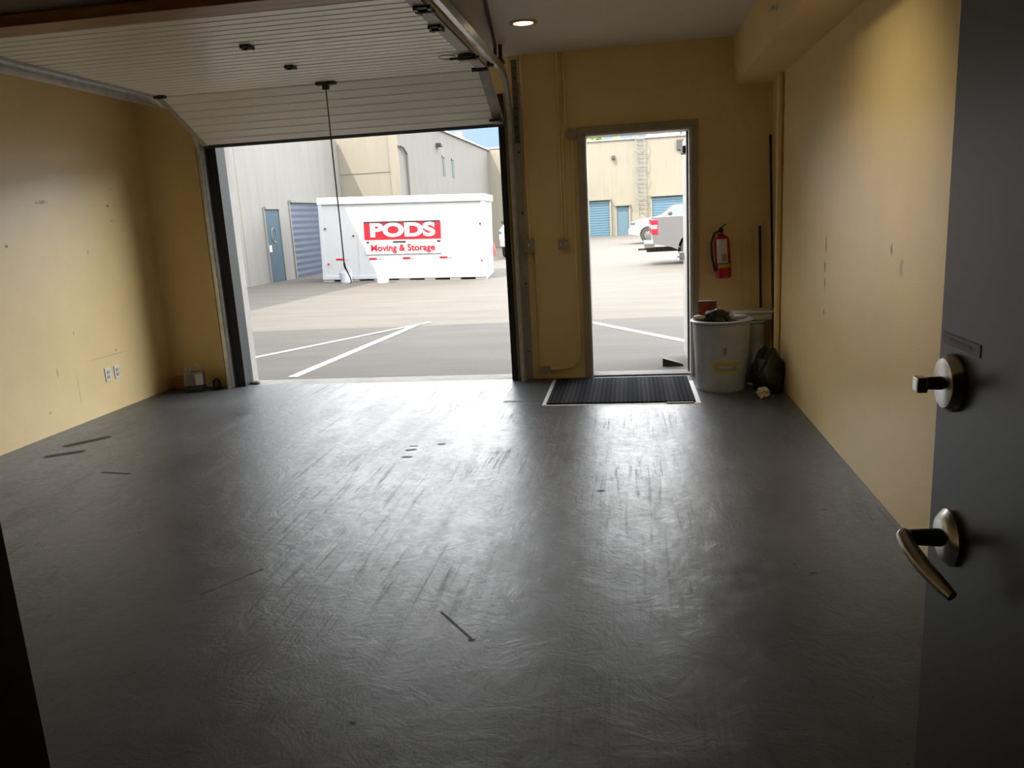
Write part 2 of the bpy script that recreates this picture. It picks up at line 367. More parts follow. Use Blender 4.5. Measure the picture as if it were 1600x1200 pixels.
# added near-black bulkhead darkens the ceiling; wood beam above the open garage door
struct(MB().box(LX, -1.17, 1.6, 3.84, 2.56, HC).build('trim_4', m_darkwood))
struct(MB().box(LX, -1.13, 3.842, 4.018, 2.505, HC, bev=.006).build('trim_5', m_orangewood))
# man-door casing and jamb
cs = MB()
cs.box(DX0-.055, DX0, D-.018, D, 0, 2.055, bev=.003); cs.box(DX1, DX1+.05, D-.018, D, 0, 2.055, bev=.003); cs.box(DX0-.055, DX1+.05, D-.018, D, 2.055, 2.115, bev=.004)
struct(cs.build('trim_6', m_trimw))
jm = MB(); jm.box(DX0, DX0+.016, D-.01, D+.20, 0, 2.055); jm.box(DX1-.02, DX1, D-.01, D+.09, 0, 2.04); jm.box(DX0, DX1, D-.01, D+.2, 2.04, 2.056)
struct(jm.build('trim_7', m_doorw))
struct(MB().box(DX0, DX1, D+.02, D+.20, -.004, .012, bev=.004).build('trim_8', m_concrete))
# garage jambs: white outer strip, steel
gj = MB(); gj.box(GX0-.001, GX0+.012, D+.01, D+.245, 0, 2.42); gj.box(GX1-.012, GX1+.001, D+.06, D+.26, 0, 2.42)
struct(gj.build('trim_9', mat('jamb_concrete', (.30, .29, .27), .7)))

# ---------------------------------------------------------------- overhead door
gd = thing('garage_door', 'open white ribbed sectional garage door under the ceiling', 'garage door', (0, 0, 0))
PX0, PX1 = -3.665, -1.0
pts = [(6.66, 2.175), (6.03, 2.50), (5.35, 2.503), (4.69, 2.506), (4.03, 2.51)]
def panel(p, q):
    a = Vector((0, *p)); bq = Vector((0, *q)); d = (bq-a); ln = d.length; d.normalize()
    n = Vector((0, -d.z, d.y)); 
    if n.z > 0: n = -n                       # room side faces down
    prof = []; nr = 7; g = .004
    t = g
    prof.append((t, -.012))
    step = (ln-2*g)/nr
    for i in range(nr):
        s0 = g+i*step
        prof += [(s0+step*.05, 0.), (s0+step*.84, 0.), (s0+step*.88, -.005), (s0+step*.98, -.005)]
    prof.append((ln-g, -.002)); prof.append((ln-g, -.045)); prof.append((g, -.045))
    out = []
    for s0, h in prof:
        v = a+d*s0+n*h; out.append((v.y, v.z))
    return out, a, d, n, ln
for i in range(4):
    pr, a, d, n, ln = panel(pts[i], pts[i+1])
    MB().prism(pr, 'x', PX0, PX1).build('panel', m_panel, gd)
    for x0, x1 in ((PX0, PX0+.05), (PX1-.075, PX1)):
        s_ = MB(); q = []
        for s0, h in ((.004, .004), (ln-.004, .004), (ln-.004, -.01), (.004, -.01)):
            v = a+d*s0+n*h; q.append((v.y, v.z))
        s_.prism(q, 'x', x0, x1).build('end_stile', m_greysteel, gd)
seal = MB().prism([(6.66, 2.175), (6.685, 2.155), (6.715, 2.20), (6.69, 2.215)], 'x', PX0, PX1).build('bottom_seal', m_black, gd)
def hinge(x, y, z, w_=.05, l=.075):
    h = MB(); h.box(x-w_/2, x+w_/2, y-l/2, y-l/6, z-.012, z, bev=.002); h.box(x-w_/2, x+w_/2, y+l/6, y+l/2, z-.012, z, bev=.002)
    h.box(x-w_*.62, x-w_*.35, y-l/2, y+l/2, z-.02, z, bev=.002); h.box(x+w_*.35, x+w_*.62, y-l/2, y+l/2, z-.02, z, bev=.002)
    h.tube([(x-w_*.65, y, z-.016), (x+w_*.65, y, z-.016)], .009)
    return h
hinge(-2.218, 4.69, 2.505).build('hinge', m_dsteel, gd)
hinge(-2.235, 5.35, 2.503).build('hinge', m_dsteel, gd)
hinge(-1.055, 4.66, 2.503, .06, .11).build('hinge', m_dsteel, gd)
hinge(-1.02, 4.26, 2.505, .075, .13).build('hinge', m_dsteel, gd)
hinge(-1.05, 5.98, 2.50, .09, .05).build('hinge', m_dsteel, gd)
hinge(-3.60, 5.99, 2.50, .07, .05).build('hinge', m_dsteel, gd)
bk = MB(); bk.box(-2.32, -2.17, 5.985, 6.045, 2.478, 2.500, bev=.003); bk.box(-2.275, -2.225, 6.0, 6.03, 2.445, 2.48, bev=.003)
bk.build('rope_bracket', m_dsteel, gd)
lk = MB(); lk.box(-1.10, -.98, 5.44, 5.50, 2.462, 2.497, bev=.004); lk.box(-1.06, -1.0, 5.41, 5.53, 2.475, 2.497, bev=.003); lk.tube([(-1.16, 5.47, 2.48), (-.96, 5.47, 2.48)], .008)
lk.build('slide_lock', m_dsteel, gd)
ring = MB(); ring.tube([(-1.17+.055*math.cos(t*PI/12), 5.44+.075*math.sin(t*PI/12), 2.487) for t in range(25)], .004, 6, cap=False)
ring.build('pull_ring', m_greysteel, gd)
MB().box(-1.09, -1.0, 6.50, 6.60, 2.18, 2.20, M=None).build('bottom_bracket', m_dsteel, gd)
rl = MB()
rl.tube([(-1.0, 6.03, 2.53), (-.955, 6.03, 2.53)], .022)
rl.build('roller', m_dsteel, gd)

def track(xc, side, label, name='garage_door_track', zt=2.555, hh_=.030):
    t = thing(name, label, 'door track', (xc, D, 0))
    def arc(R, z0, n=10):     # vertical rail, bend, horizontal rail
        pts = [(0, -.09, 0.0), (0, -.09, z0)]
        for k in range(1, n+1):
            a = k/n*PI/2; pts.append((0, -.09-R*(1-math.cos(a)), z0+R*math.sin(a)))
        return pts
    R = .34; z0 = zt-R
    P = arc(R, z0); P.append((0, -3.2, zt+.01))
    # C-channel as three thin strips following the path
    def strip(off_a, off_b, x0, x1, m_, nm):
        s_ = MB(); path = P
        nrm = []
        for i, p in enumerate(path):
            a = Vector(path[max(i-1, 0)]); b2 = Vector(path[min(i+1, len(path)-1)]); d = (b2-a).normalized()
            nrm.append(Vector((0, -d.z, d.y)))
        A = [Vector(p)+n*off_a for p, n in zip(path, nrm)]; B = [Vector(p)+n*off_b for p, n in zip(path, nrm)]
        rows = []
        for a, b2 in zip(A, B):
            rows.append([s_.bm.verts.new((x, v.y, v.z)) for v, x in ((a, x0), (a, x1), (b2, x1), (b2, x0))])
        for r0, r1 in zip(rows, rows[1:]):
            for k in range(4): s_.bm.faces.new((r0[k], r0[(k+1) % 4], r1[(k+1) % 4], r1[k]))
        s_.bm.faces.new(rows[0]); s_.bm.faces.new(rows[-1][::-1])
        return s_.build(nm, m_, t)
    strip(-hh_, hh_, side*.020, side*.023, m_steel, 'track_web')
    strip(-hh_, -hh_+.003, -side*.012, side*.023, m_steel, 'track_flange')
    strip(hh_-.003, hh_, -side*.012, side*.023, m_steel, 'track_flange')
    ba = MB(); ba.box(min(side*.024, side*.028), max(side*.024, side*.028), -.13, -.003, 0.0, 2.30); ba.box(min(side*.028, side*.085), max(side*.028, side*.085), -.006, -.002, 0.0, 2.5)
    ba.build('wall_angle', m_greysteel, t)
    for z in (.25, .85, 1.45, 1.95, 2.2):
        MB().lathe([(0, .008), (.009, .008), (.009, 0), (0, 0)], M=T(side*.06, -.006, z)@Rm(PI/2, 'X'), seg=8).build('bolt', m_dsteel, t)
    h = MB(); h.box(-.02, .035, -.52, -.40, 2.585, 2.605); h.box(.0, .004+.02, -.48, -.44, 2.60, HC)
    h.build('hanger', m_dsteel, t)
    h = MB(); h.box(-.02, .035, -2.60, -2.52, 2.592, 2.605); h.box(.0, .024, -2.58, -2.54, 2.60, HC)
    h.build('hanger', m_dsteel, t)
    return t
track(-.955, 1, 'galvanised steel garage door track between the open bay and the doorway')
track(-3.71, -1, 'galvanised steel garage door track on the far left of the open bay', zt=2.475, hh_=.036)
# angle-iron brackets at the top right of the track, perforated
pb = thing('perforated_bracket', 'dark perforated angle bracket at top of the right garage track', 'bracket', (-.905, D-.012, 2.02))
MB().box(-.022, .022, -.006, .004, 0, .66, bev=.002).build('plate', mat('bracket_steel', (.16, .15, .13), .5, metal=.5), pb)
for k in range(8): MB().lathe([(0, 0), (.008, 0), (.008, .003), (0, .003)], M=T(.0, -.005, .05+k*.078)@Rm(PI/2, 'X'), seg=8).build('bolt_hole', m_black, pb)
# weather seals in the jambs
ws_ = MB(); ws_.box(GX0-.072, GX0+.020, D-.034, D-.002, 0.0, 2.42); ws_.box(GX0+.013, GX0+.020, D-.002, D+.125, .0, 2.40)
tag(ws_.build('weather_strip', m_black), 'black rubber weather strip down the left side of the garage opening', 'weather strip')
tag(MB().box(GX1-.035, GX1+.01, D-.055, D-.002, 0.0, 2.42).build('weather_strip', m_black), 'black rubber weather strip down the right side of the garage opening', 'weather strip')

# rope
rp = MB(); rp.tube([(-2.250, 6.015, 2.45), (-2.250, 6.018, 2.0), (-2.246, 6.02, 1.5), (-2.245, 6.02, 1.13)], .0055, 6)
rp.tube([(-2.245, 6.02, 1.14), (-2.243, 6.02, 1.11), (-2.225, 6.02, 1.07), (-2.205, 6.02, 1.02), (-2.2, 6.02, .99), (-2.212, 6.02, .975)], [.009, .009, .006, .005, .005, .004], 6)
tag(rp.build('pull_rope', m_rope), 'thin grey pull rope hanging from the garage door', 'rope')
# cable strap along the ceiling
tag(MB().tube([(-.985, 6.32, 2.60), (-.97, 6.25, 2.690), (-.87, 5.4, 2.700), (-.80, 4.8, 2.700), (-.62, 3.4, 2.700)], .013, 8).build('ceiling_cable', m_black, smooth=True), 'thick black cable running along the ceiling beside the garage door', 'cable')
# recessed lamp
rl = thing('recessed_or_fill_light', 'small round lit recessed light in the ceiling', 'ceiling light', (-.68, 5.69, HC))
MB().lathe([(.070, -.001), (.10, -.001), (.10, -.006), (.075, -.010), (.066, .0)], seg=36).build('trim_ring', m_brass, rl, True)
MB().lathe([(0, -.004), (.067, -.004), (.067, -.001), (0, -.001)], seg=36).build('lamp', m_lampglow, rl, True)
sl = bpy.data.lights.new('downlight_bulb', 'SPOT'); so = bpy.data.objects.new('downlight_bulb', sl); COL.objects.link(so); so.parent = rl
sl.energy = 6; sl.color = (1, .85, .55); sl.spot_size = 2.0; sl.spot_blend = .8; sl.shadow_soft_size = .05; so.location = (0, 0, -.03)
rl2 = thing('recessed_or_fill_light', 'unseen fill light added in the ceiling, turned towards the right wall', 'ceiling light', (.15, 3.45, HC))  # spot added in the ceiling out of view to brighten the right wall
MB().lathe([(.070, -.001), (.10, -.001), (.10, -.006), (.075, -.010), (.066, .0)], seg=36).build('trim_ring', m_brass, rl2, True)
MB().lathe([(0, -.004), (.067, -.004), (.067, -.001), (0, -.001)], seg=36).build('lamp', m_lampglow, rl2, True)
s2 = bpy.data.lights.new('wall_fill_spot', 'SPOT'); so2 = bpy.data.objects.new('wall_fill_spot', s2); COL.objects.link(so2); so2.parent = rl2
s2.energy = 78; s2.color = (1, .86, .58); s2.spot_size = math.radians(92); s2.spot_blend = 1.; s2.shadow_soft_size = .10; so2.location = (0, 0, -.03)
so2.rotation_euler = Vector((1.0, .70, -1.9)).to_track_quat('-Z', 'Y').to_euler()
# sprinkler on soffit
sp_ = thing('sprinkler_head', 'small white sidewall sprinkler on the boxed soffit', 'sprinkler', (SX, 4.93, 2.50))
MB().lathe([(0, .0), (.022, .0), (.022, .006), (.012, .012), (.010, .03), (0, .03)], M=Rm(-PI/2, 'Y'), seg=16).build('escutcheon', m_white, sp_, True)
MB().box(-.05, -.028, -.012, .03, -.022, -.014, bev=.002).build('deflector', m_white, sp_)
tag(MB().tube([(SX-.008, 4.86, 2.52), (SX-.008, 4.80, 2.60), (SX-.008, 4.70, 2.70)], .004, 6).build('thin_wire', m_greysteel), 'thin grey wire rising from the small sprinkler on the soffit', 'wire')

# electrical on the front wall
def conduit(pts, lb, r=.011, m_=None):
    o = MB().tube(pts, r, 10).build('conduit', m_ or m_wall, smooth=True); return tag(o, lb, 'conduit')
yw = D-.013
conduit([(-.553, yw, HC-.004), (-.556, yw, 1.215)], 'left of two thin yellow conduits dropping from ceiling to switch box')
conduit([(-.497, yw, HC-.004), (-.500, yw, 2.16), (-.510, yw, 2.12), (-.530, yw, 2.08), (-.532, yw, 1.215)], 'right of two thin yellow conduits, bent beside the round detector')
conduit([(-.80, yw, 1.13), (-.80, yw, .13), (-.79, yw, .11)], 'straight yellow conduit dropping from the square junction box to the floor')
conduit([(-.715, yw, .085), (-.62, yw, .085), (-.52, yw, .10), (-.46, yw, .16), (-.45, yw, .25), (-.45, yw, 2.02)], 'tall yellow conduit curving up beside the doorway casing')
conduit([(-.845, yw, HC-.004), (-.845, yw, 1.23)], 'yellow conduit rising beside the garage track bracket to the ceiling', .013)
def wallbox(x, z, w_, h_, lb, name, m_, face=None, sw=0):
    t = thing(name, lb, name.replace('_', ' '), (x, D, z))
    MB().box(-w_/2, w_/2, -.045, 0, -h_/2, h_/2, bev=.005).build('box', m_, t)
    MB().box(-w_/2-.004, w_/2+.004, -.052, -.044, -h_/2-.004, h_/2+.004, bev=.003).build('cover_plate', m_, t)
    for k in range(sw):
        MB().box(-w_/2+.02+k*(w_-.04)-.006 if sw > 1 else -.006, -w_/2+.02+k*(w_-.04)+.006 if sw > 1 else .006, -.064, -.050, -.015, .015, bev=.002).build('switch', m_white, t)
    return t
wallbox(-.848, 1.177, .088, .105, 'square beige junction box beside the garage door track', 'junction_box', m_trimw, sw=1)
wallbox(-.553, 1.172, .085, .075, 'small beige double switch box midway along the wall pier', 'switch_box', m_trimw, sw=2)
wallbox(-.755, .085, .085, .055, 'small beige outlet box low on the wall near the floor', 'outlet_box', m_trimw)
dt = thing('round_detector', 'small round beige detector on the wall beside the doorway top', 'detector', (-.452, D, 2.064))
MB().lathe([(0, .035), (.03, .034), (.048, .022), (.052, 0), (0, 0)], M=Rm(PI/2, 'X')).build('cover', m_trimw, dt, True)
# outlets on left wall
def outlet(y, z, lb):
    t = thing('wall_outlet', lb, 'outlet', (LX, y, z), 0, None)
    MB().box(0, .007, -.036, .036, -.058, .058, bev=.003).build('cover_plate', m_white, t)
    for k in (-.02, .02): MB().box(.006, .010, -.017, .017, k-.014, k+.014, bev=.002).build('socket', m_cream, t)
outlet(5.865, .318, 'left of two white outlet plates low on the left wall')
outlet(5.985, .318, 'right of two white outlet plates low on the left wall')

# pale pipe in the right corner
pp = thing('corner_pipe', 'pale vertical pipe running down the right wall near the corner', 'pipe', (RX, 6.34, 0))
MB().tube([(-.024, 0, .0), (-.024, 0, SB)], .022, 16).build('pipe', m_wall, pp, True)
for z in (.6, 1.7): MB().box(-.05, 0, -.008, .008, z-.012, z+.012, bev=.003).build('strap', m_wall, pp)

# ---------------------------------------------------------------- man door opened outwards
md = thing('steel_entry_door', 'white steel entry door swung open outside the doorway', 'door', (.527, D+.262, 0))
md.rotation_euler = (0, 0, math.radians(0))
MB().box(-.006, .038, .003, .86, .015, 2.03, bev=.002).build('door_leaf', m_doorw, md)
for z in (.35, 1.08, 1.86):
    MB().tube([(-.012, -.005, z-.06), (-.012, -.005, z+.06)], .009).build('hinge', m_dsteel, md)
MB().box(-.055, -.006, .10, .36, 1.88, 1.94, bev=.004).build('door_closer', m_dsteel, md)
ph = MB(); ph.box(-.05, -.006, .76, .80, .92, 1.0, bev=.004); ph.tube([(-.05, .78, .96), (-.07, .78, .96), (-.07, .67, .96)], .009)
ph.build('handle', m_nickel, md)
tag(MB().box(.488, DX1-.001, D+.10, D+.198, .013, 2.035).build('weather_strip', m_black), 'black gasket strip along the hinge side of the entry doorway', 'weather strip')
# wedge holding it
tag(MB().prism([(.285, -.03), (.285, .055), (.47, -.005), (.47, -.03)], 'y', 7.30, 7.37).build('door_wedge', m_darkwood), 'dark wooden wedge lying outside the entry doorway', 'wedge')

# mat, and thin white strips around it
tag(MB().box(-.655, .462, 5.80, 6.70, 0.0005, .012, bev=.003).build('floor_mat', m_mat), 'black ribbed floor mat in front of the entry doorway', 'mat')
bl = MB(); bl.box(-.69, -.662, 5.775, 6.70, 0, .0012); bl.box(-.69, .50, 5.765, 5.79, 0, .0012); bl.box(.468, .50, 5.79, 6.55, 0, .0012)
o = bl.build('white_outline', m_whitep, None); tag(o, 'thin white outline on the floor around the mat', 'floor marking')
tag(MB().box(.25, .45, 5.765, 5.797, .0015, .007, bev=.002).build('rubber_strip', m_black), 'short black rubber strip at the near right edge of the mat', 'rubber strip')

# ---------------------------------------------------------------- bins and clutter
def bin_(loc, rb, rt, h, m_, label, rimm, liner=True):
    t = thing('trash_bin', label, 'bin', loc)
    MB().lathe([(0, 0), (rb, 0), (rb+.006, .02), (rb+(rt-rb)*.62, h*.62), (rt-.012, h*.66), (rt-.008, h*.70), (rt-.004, h*.97), (rt-.022, h*.97), (rb-.01, .03), (0, .03)], seg=48).build('body', m_, t, True)
    MB().lathe([(rt-.02, h*.965), (rt+.010, h*.965), (rt+.016, h*.985), (rt+.008, h), (rt-.016, h), (rt-.02, h*.965)], seg=48).build('rim', rimm, t, True)
    return t
b1 = bin_((.700, 6.270, 0), .19, .222, .555, m_bin, 'round grey trash bin with pale rim and black liner beside the mat', m_rim)
lin = MB(); lin.lathe([(.205, .535), (.19, .50), (.15, .47), (0, .455)], seg=32); lin.build('bin_liner', m_blackp, b1, True)
pl = MB(); ang0 = -PI/2-.12
def curved_plate(R0, R1, a0, a1, z0, z1, th, n=8, cone=.0):
    mb = MB(); rows = []
    for k in range(n+1):
        a = a0+(a1-a0)*k/n
        rows.append([mb.bm.verts.new(((R+dr)*math.cos(a), (R+dr)*math.sin(a), z)) for R, z, dr in ((R0, z0, 0), (R1, z1, 0), (R1, z1, th), (R0, z0, th))])
    for r0, r1 in zip(rows, rows[1:]):
        for k in range(4): mb.bm.faces.new((r0[k], r0[(k+1) % 4], r1[(k+1) % 4], r1[k]))
    mb.bm.faces.new(rows[0]); mb.bm.faces.new(rows[-1][::-1]); return mb
curved_plate(.2025, .2070, -2.02, -1.02, .155, .255, .003).build('yellow_sticker', m_yellowlab, b1)
curved_plate(.2062, .2089, -1.94, -1.10, .172, .238, .002).build('sticker_text_field', mat('sticker_grey', (.27, .26, .20), .6), b1)
curved_plate(.2090, .2097, -1.78, -1.26, .196, .212, .0015).build('sticker_print', m_bin, b1)
hd = MB(); hd.tube([(-.01, -.215, .30), (-.012, -.235, .36), (.01, -.235, .37), (.012, -.215, .31)], .008, 8); hd.build('bin_handle', m_rim, b1)
b2 = bin_((.955, 6.565, 0), .115, .135, .50, m_bin2, 'green-grey bin in the corner behind the front trash bin', m_bin2)
fb = thing('foam_box', 'flat white foam box lying across the corner bin', 'box', (.955, 6.42, .502), .06)
MB().box(-.13, .15, -.10, .13, 0, .052, bev=.008).build('base', m_foam, fb); MB().box(-.138, .158, -.108, .138, .052, .070, bev=.006).build('lid', m_foam, fb)
fb.location = (.965, 6.565, .502)
blk = MB().blob((.665, 6.30, .56), (.10, .09, .065), amp=.35, seed=3, floor=.47).build('black_bag', m_blackp, smooth=True)
tag(blk, 'black bag heaped in the top of the front trash bin', 'bag')
cb = thing('cardboard_box', 'small brown cardboard box standing in the top of the trash bin', 'box', (.605, 6.385, .49), -.15)
MB().box(-.07, .07, -.035, .035, 0, .195, bev=.003).build('carton', m_card, cb)
MB().box(-.05, .045, -.038, -.034, .09, .16, M=Rm(.0, 'Y')).build('box_label', m_red, cb)
tag(MB().blob((.525, 6.235, .573), (.045, .035, .02), amp=.3, seed=5).build('crumpled_paper', m_foam, smooth=True), 'crumpled white paper on the left rim of the trash bin', 'paper')
tag(MB().blob((.840, 6.20, .575), (.055, .03, .018), amp=.3, seed=8).build('crumpled_paper', m_foam, smooth=True), 'crumpled white paper on the right rim of the trash bin', 'paper')
tag(MB().blob((1.035, 6.14, .13), (.112, .17, .20), amp=.40, fr=1.7, seed=2, floor=.0).build('black_trash_bag', m_blackp, smooth=True), 'black plastic bag slumped on floor between bin and right wall', 'bag')
tag(MB().blob((.965, 5.90, .035), (.045, .05, .045), amp=.4, seed=4, floor=.0).build('crumpled_rag', m_beige, smooth=True), 'small beige rag on the floor before the black bag', 'rag')
# poles in the corner
def pole(a, b_, r, m_, lb, name='wooden_pole'):
    tag(MB().tube([a, b_], r, 8).build(name, m_, smooth=True), lb, 'pole')
pole((1.085, 6.735, 0), (1.062, 6.762, 1.24), .010, m_darkwood, 'dark pole leaning on the wall right of the extinguisher')
pole((1.142, 6.48, 0), (1.135, 6.755, 1.95), .010, m_darkwood, 'tallest dark pole leaning in the right corner')
pole((.925, 6.745, 0), (.926, 6.772, 1.21), .007, m_wall, 'thin yellowish stick nearest the extinguisher')
pole((.99, 6.745, 0), (.993, 6.772, 1.20), .007, m_wall, 'thin yellowish stick between the extinguisher and dark pole')
# extinguisher
fe = thing('fire_extinguisher', 'red fire extinguisher with white label hung on the yellow wall', 'fire extinguisher', (.765, D-.095, .835))
fe.rotation_euler = (0, math.radians(-3), 0)
MB().lathe([(0, 0), (.058, 0), (.064, .012), (.064, .29), (.055, .325), (.028, .348), (.018, .352), (.018, .37), (0, .37)], seg=32).build('cylinder', m_red, fe, True)
def cyl_plate(z0, z1, a0, a1, m_, nm, th=.0015):
    curved_plate(.0645, .0645, a0, a1, z0, z1, th, 10).build(nm, m_, fe)
cyl_plate(.125, .318, -2.35, -1.0, m_label, 'white_label'); cyl_plate(.085, .118, -2.25, -.6, m_yellowlab, 'yellow_label'); cyl_plate(.118, .126, -2.4, -.7, m_black, 'strap')
cyl_plate(.14, .20, -1.75, -1.15, mat('label_print', (.30, .27, .24), .6), 'label_print', .0025)
vh = MB(); vh.box(-.016, .016, -.016, .016, .365, .405, bev=.004); vh.build('valve', m_black, fe)
MB().box(-.03, .05, -.012, .012, .0, .008, M=T(0, 0, .385)@Rm(-.65, 'Y'), bev=.002).build('carry_handle', m_steel, fe)
MB().box(-.01, .05, -.012, .012, .0, .008, M=T(0, 0, .405)@Rm(-.55, 'Y'), bev=.002).build('squeeze_lever', m_black, fe)
MB().tube([(-.015, -.01, .385), (-.055, -.02, .37), (-.085, -.02, .30), (-.088, -.02, .20), (-.075, -.025, .10), (-.066, -.03, .06)], [.009, .009, .009, .009, .009, .013], 8).build('hose', m_black, fe, True)
MB().box(-.02, .02, .05, .095, .18, .36, bev=.002).build('wall_bracket', m_dsteel, fe)

# jug at the left of the garage opening
jg = thing('plastic_jug', 'translucent plastic jug with handle beside the left garage jamb', 'jug', (-4.02, 6.60, 0), .3)
MB().box(-.085, .085, -.06, .06, 0, .055, bev=.015).build('dark_base', m_green, jg)
jb = MB(); jb.box(-.085, .085, -.06, .06, .055, .185, bev=.02); jb.build('jug_body', mat('jug_plastic', (.20, .18, .17), .35), jg)
MB().tube([(-.04, 0, .18), (-.02, 0, .225), (.03, 0, .245), (.07, 0, .215), (.075, 0, .175)], .012, 10).build('jug_handle', m_cream, jg, True)
MB().lathe([(0, .235), (.018, .235), (.018, .205), (.014, .18), (0, .18)], M=T(-.065, 0, 0), seg=16).build('cap', m_cream, jg, True)
MB().box(.02, .078, -.064, -.058, .065, .165).build('jug_label', m_label, jg)
tag(MB().box(-4.30, -4.13, 6.70, 6.77, 0, .115, bev=.004).build('wood_offcut', m_orangewood), 'brown wood offcut on the floor in the left corner', 'wood block')
tag(MB().blob((-3.84, 6.66, .045), (.04, .035, .06), amp=.3, seed=6, floor=0.).build('dark_rag', m_black, smooth=True), 'small dark rag on floor between the jug and garage track', 'rag')
tag(MB().blob((-3.56, 6.86, .012), (.05, .03, .018), amp=.3, seed=9, floor=-.003).build('small_stone', m_concrete, smooth=True), 'small stone on the threshold at the left garage jamb', 'stone')

# ---------------------------------------------------------------- foreground door
fd = thing('charcoal_door', 'charcoal painted door standing open at the right foreground', 'door', (.437, .40, 0))
MB().box(0, .045, .0, .782, .01, 2.045, bev=.0015).build('door_leaf', m_darkdoor, fd)
Mx = Rm(-PI/2, 'Y')      # local z -> -x
lv = MB().lathe([(0, .016), (.020, .017), (.032, .014), (.0405, .006), (.0405, 0), (0, 0)], M=T(0, .70, .957)@Mx, seg=40).build('lever_rose', m_nickel, fd, True)
MB().lathe([(0, .055), (.011, .055), (.013, .016), (.013, .01), (0, .01)], M=T(0, .70, .957)@Mx, seg=20).build('spindle', m_dsteel, lv, True)
hl_ = MB()
pth = [(-.060, .705, .963), (-.064, .700, .960), (-.062, .675, .950), (-.054, .645, .938), (-.042, .615, .925), (-.034, .600, .918)]
sm = []
for i in range(len(pth)-1):
    for k in range(4):
        t_ = k/4; sm.append(tuple(pth[i][j]*(1-t_)+pth[i+1][j]*t_ for j in range(3)))
sm.append(pth[-1])
hl_.tube(sm, [.0075+.0035*math.sin(PI*i/(len(sm)-1)) for i in range(len(sm))], 14)
hl_.build('lever_handle', m_nickel, fd, True)
db = MB().lathe([(0, .018), (.024, .019), (.034, .016), (.0405, .005), (.0405, 0), (0, 0)], M=T(0, .723, 1.174)@Mx, seg=40).build('deadbolt_rose', m_nickel, fd, True)
MB().lathe([(0, .038), (.0085, .038), (.0095, .016), (0, .016)], M=T(0, .723, 1.174)@Mx, seg=20).build('turn_stem', m_dsteel, db, True)
MB().box(-.052, -.037, .712, .734, 1.162, 1.184, M=None, bev=.004).build('thumb_turn', m_nickel, db)
MB().box(-.0012, 0.0, .650, .770, 1.222, 1.238).build('door_label', m_greyplate, fd)
MB().box(-.0018, -.0011, .675, .745, 1.2275, 1.2325).build('label_print', mat('label_ink', (.09, .075, .07), .5), fd)

# ================================================================ outdoors
SX0, SX1 = -60, 60
gm = MB()
def gz(x, y): return zg(y)-.16*math.exp(-((x+3.6)**2/9.7+(y-21.5)**2/32))
xs_ = [-60, -30, -20]+[-16+k*.8 for k in range(36)]+[20, 60]; ys_ = [D+.25, 9, 11]+[12+k for k in range(26)]+[50, 70, 140]
gv = [[gm.bm.verts.new((x, y, gz(x, y))) for x in xs_] for y in ys_]
for a_, b_ in zip(gv, gv[1:]):
    for i in range(len(xs_)-1): gm.bm.faces.new((a_[i], a_[i+1], b_[i+1], b_[i]))
struct(gm.build('ground', m_asph))
def line(p, q, w_, lb):
    p = Vector(p); q = Vector(q); d = (q-p).normalized(); n = Vector((-d.y, d.x))*w_/2
    mb = MB(); mb.bm.faces.new([mb.bm.verts.new((a.x, a.y, zg(a.y)+.003)) for a in (p+n, p-n, q-n, q+n)])
    tag(mb.build('painted_parking_line', m_line), lb, 'parking line')
line((-3.36, 7.25), (-3.13, 11.1), .11, 'thick white parking line starting at the garage threshold')
line((-4.75, 7.85), (-3.0, 11.4), .09, 'thinner slanting white parking line on the left of the yard')
line((-.62, 10.85), (1.3, 7.6), .11, 'white parking line seen through the entry doorway')

# our own facade (casts the shade over the near yard)
fa = MB()
for (x0, x1, z0, z1) in ((-11, GX0, -.2, 2.42), (GX1, DX0, -.2, 2.42), (DX1, 40, -.2, 2.42), (DX0, DX1, 2.055, 2.42), (-11, 40, 2.42, 7.0)):
    fa.box(x0, x1, D+.205, D+.255, z0, z1)
fa.box(-11, 40, 6.0, D+.205, HC+.2, 7.0)
struct(fa.build('wall_exterior', m_bcream))

def building(name, label, boxes, m_, cap=None):
    t = thing(name, label, 'building', (0, 0, 0))
    mb = MB()
    for bx_ in boxes: mb.box(*bx_)
    mb.build('wall', m_, t)
    return t
# left wing: long wall facing right
bA = building('warehouse_building', 'pale concrete warehouse along the left side with a roller door', [(-20, -11, 7.04, 24.6, -.6, 9.0), (-20, -11, 24.6, 29.92, -.8, 4.62)], m_bpale)
def wallx(mb, x, y0, y1, z0, z1, d=.03): mb.box(x-.02, x+d, y0, y1, z0, z1)
def dark_recess_door(par, x, y0, y1, z0, z1, m_, nm, frame=m_bpale):
    mb = MB(); mb.box(x, x+.02, y0, y1, z0, z1); d = mb.build(nm, m_, par)
    f = MB(); f.box(x, x+.045, y0-.06, y0, z0, z1+.06); f.box(x, x+.045, y1, y1+.06, z0, z1+.06); f.box(x, x+.09, y0, y1, z1, z1+.08); f.build('frame', frame, par)
    return d
d1 = dark_recess_door(bA, -11, 23.05, 24.05, -.19, 2.04, m_bdoor, 'door')
MB().box(-10.98, -10.93, 23.12, 23.2, .75, .95).build('door_knob', m_white, d1)
gl = MB(); gl.tube([(-10.975, 23.55+.18*math.cos(a*PI/8), 1.25+.22*math.sin(a*PI/8)) for a in range(14)], .02, 6); gl.build('round_decal', m_bpale, d1)
d2 = dark_recess_door(bA, -11, 24.95, 27.9, -.21, 2.26, m_roll2, 'roller_door')
gr = MB()
for y in (9.5, 12.5, 15.5, 18.5, 21.6): wallx(gr, -11, y, y+.05, -.2, 9.0, .006)
gr.build('panel_joint', m_groove, bA)
MB().tube([(-10.99, 21.3, 1.9), (-10.99, 21.3, -.19)], .03, 8).build('downspout', m_bpale, bA)
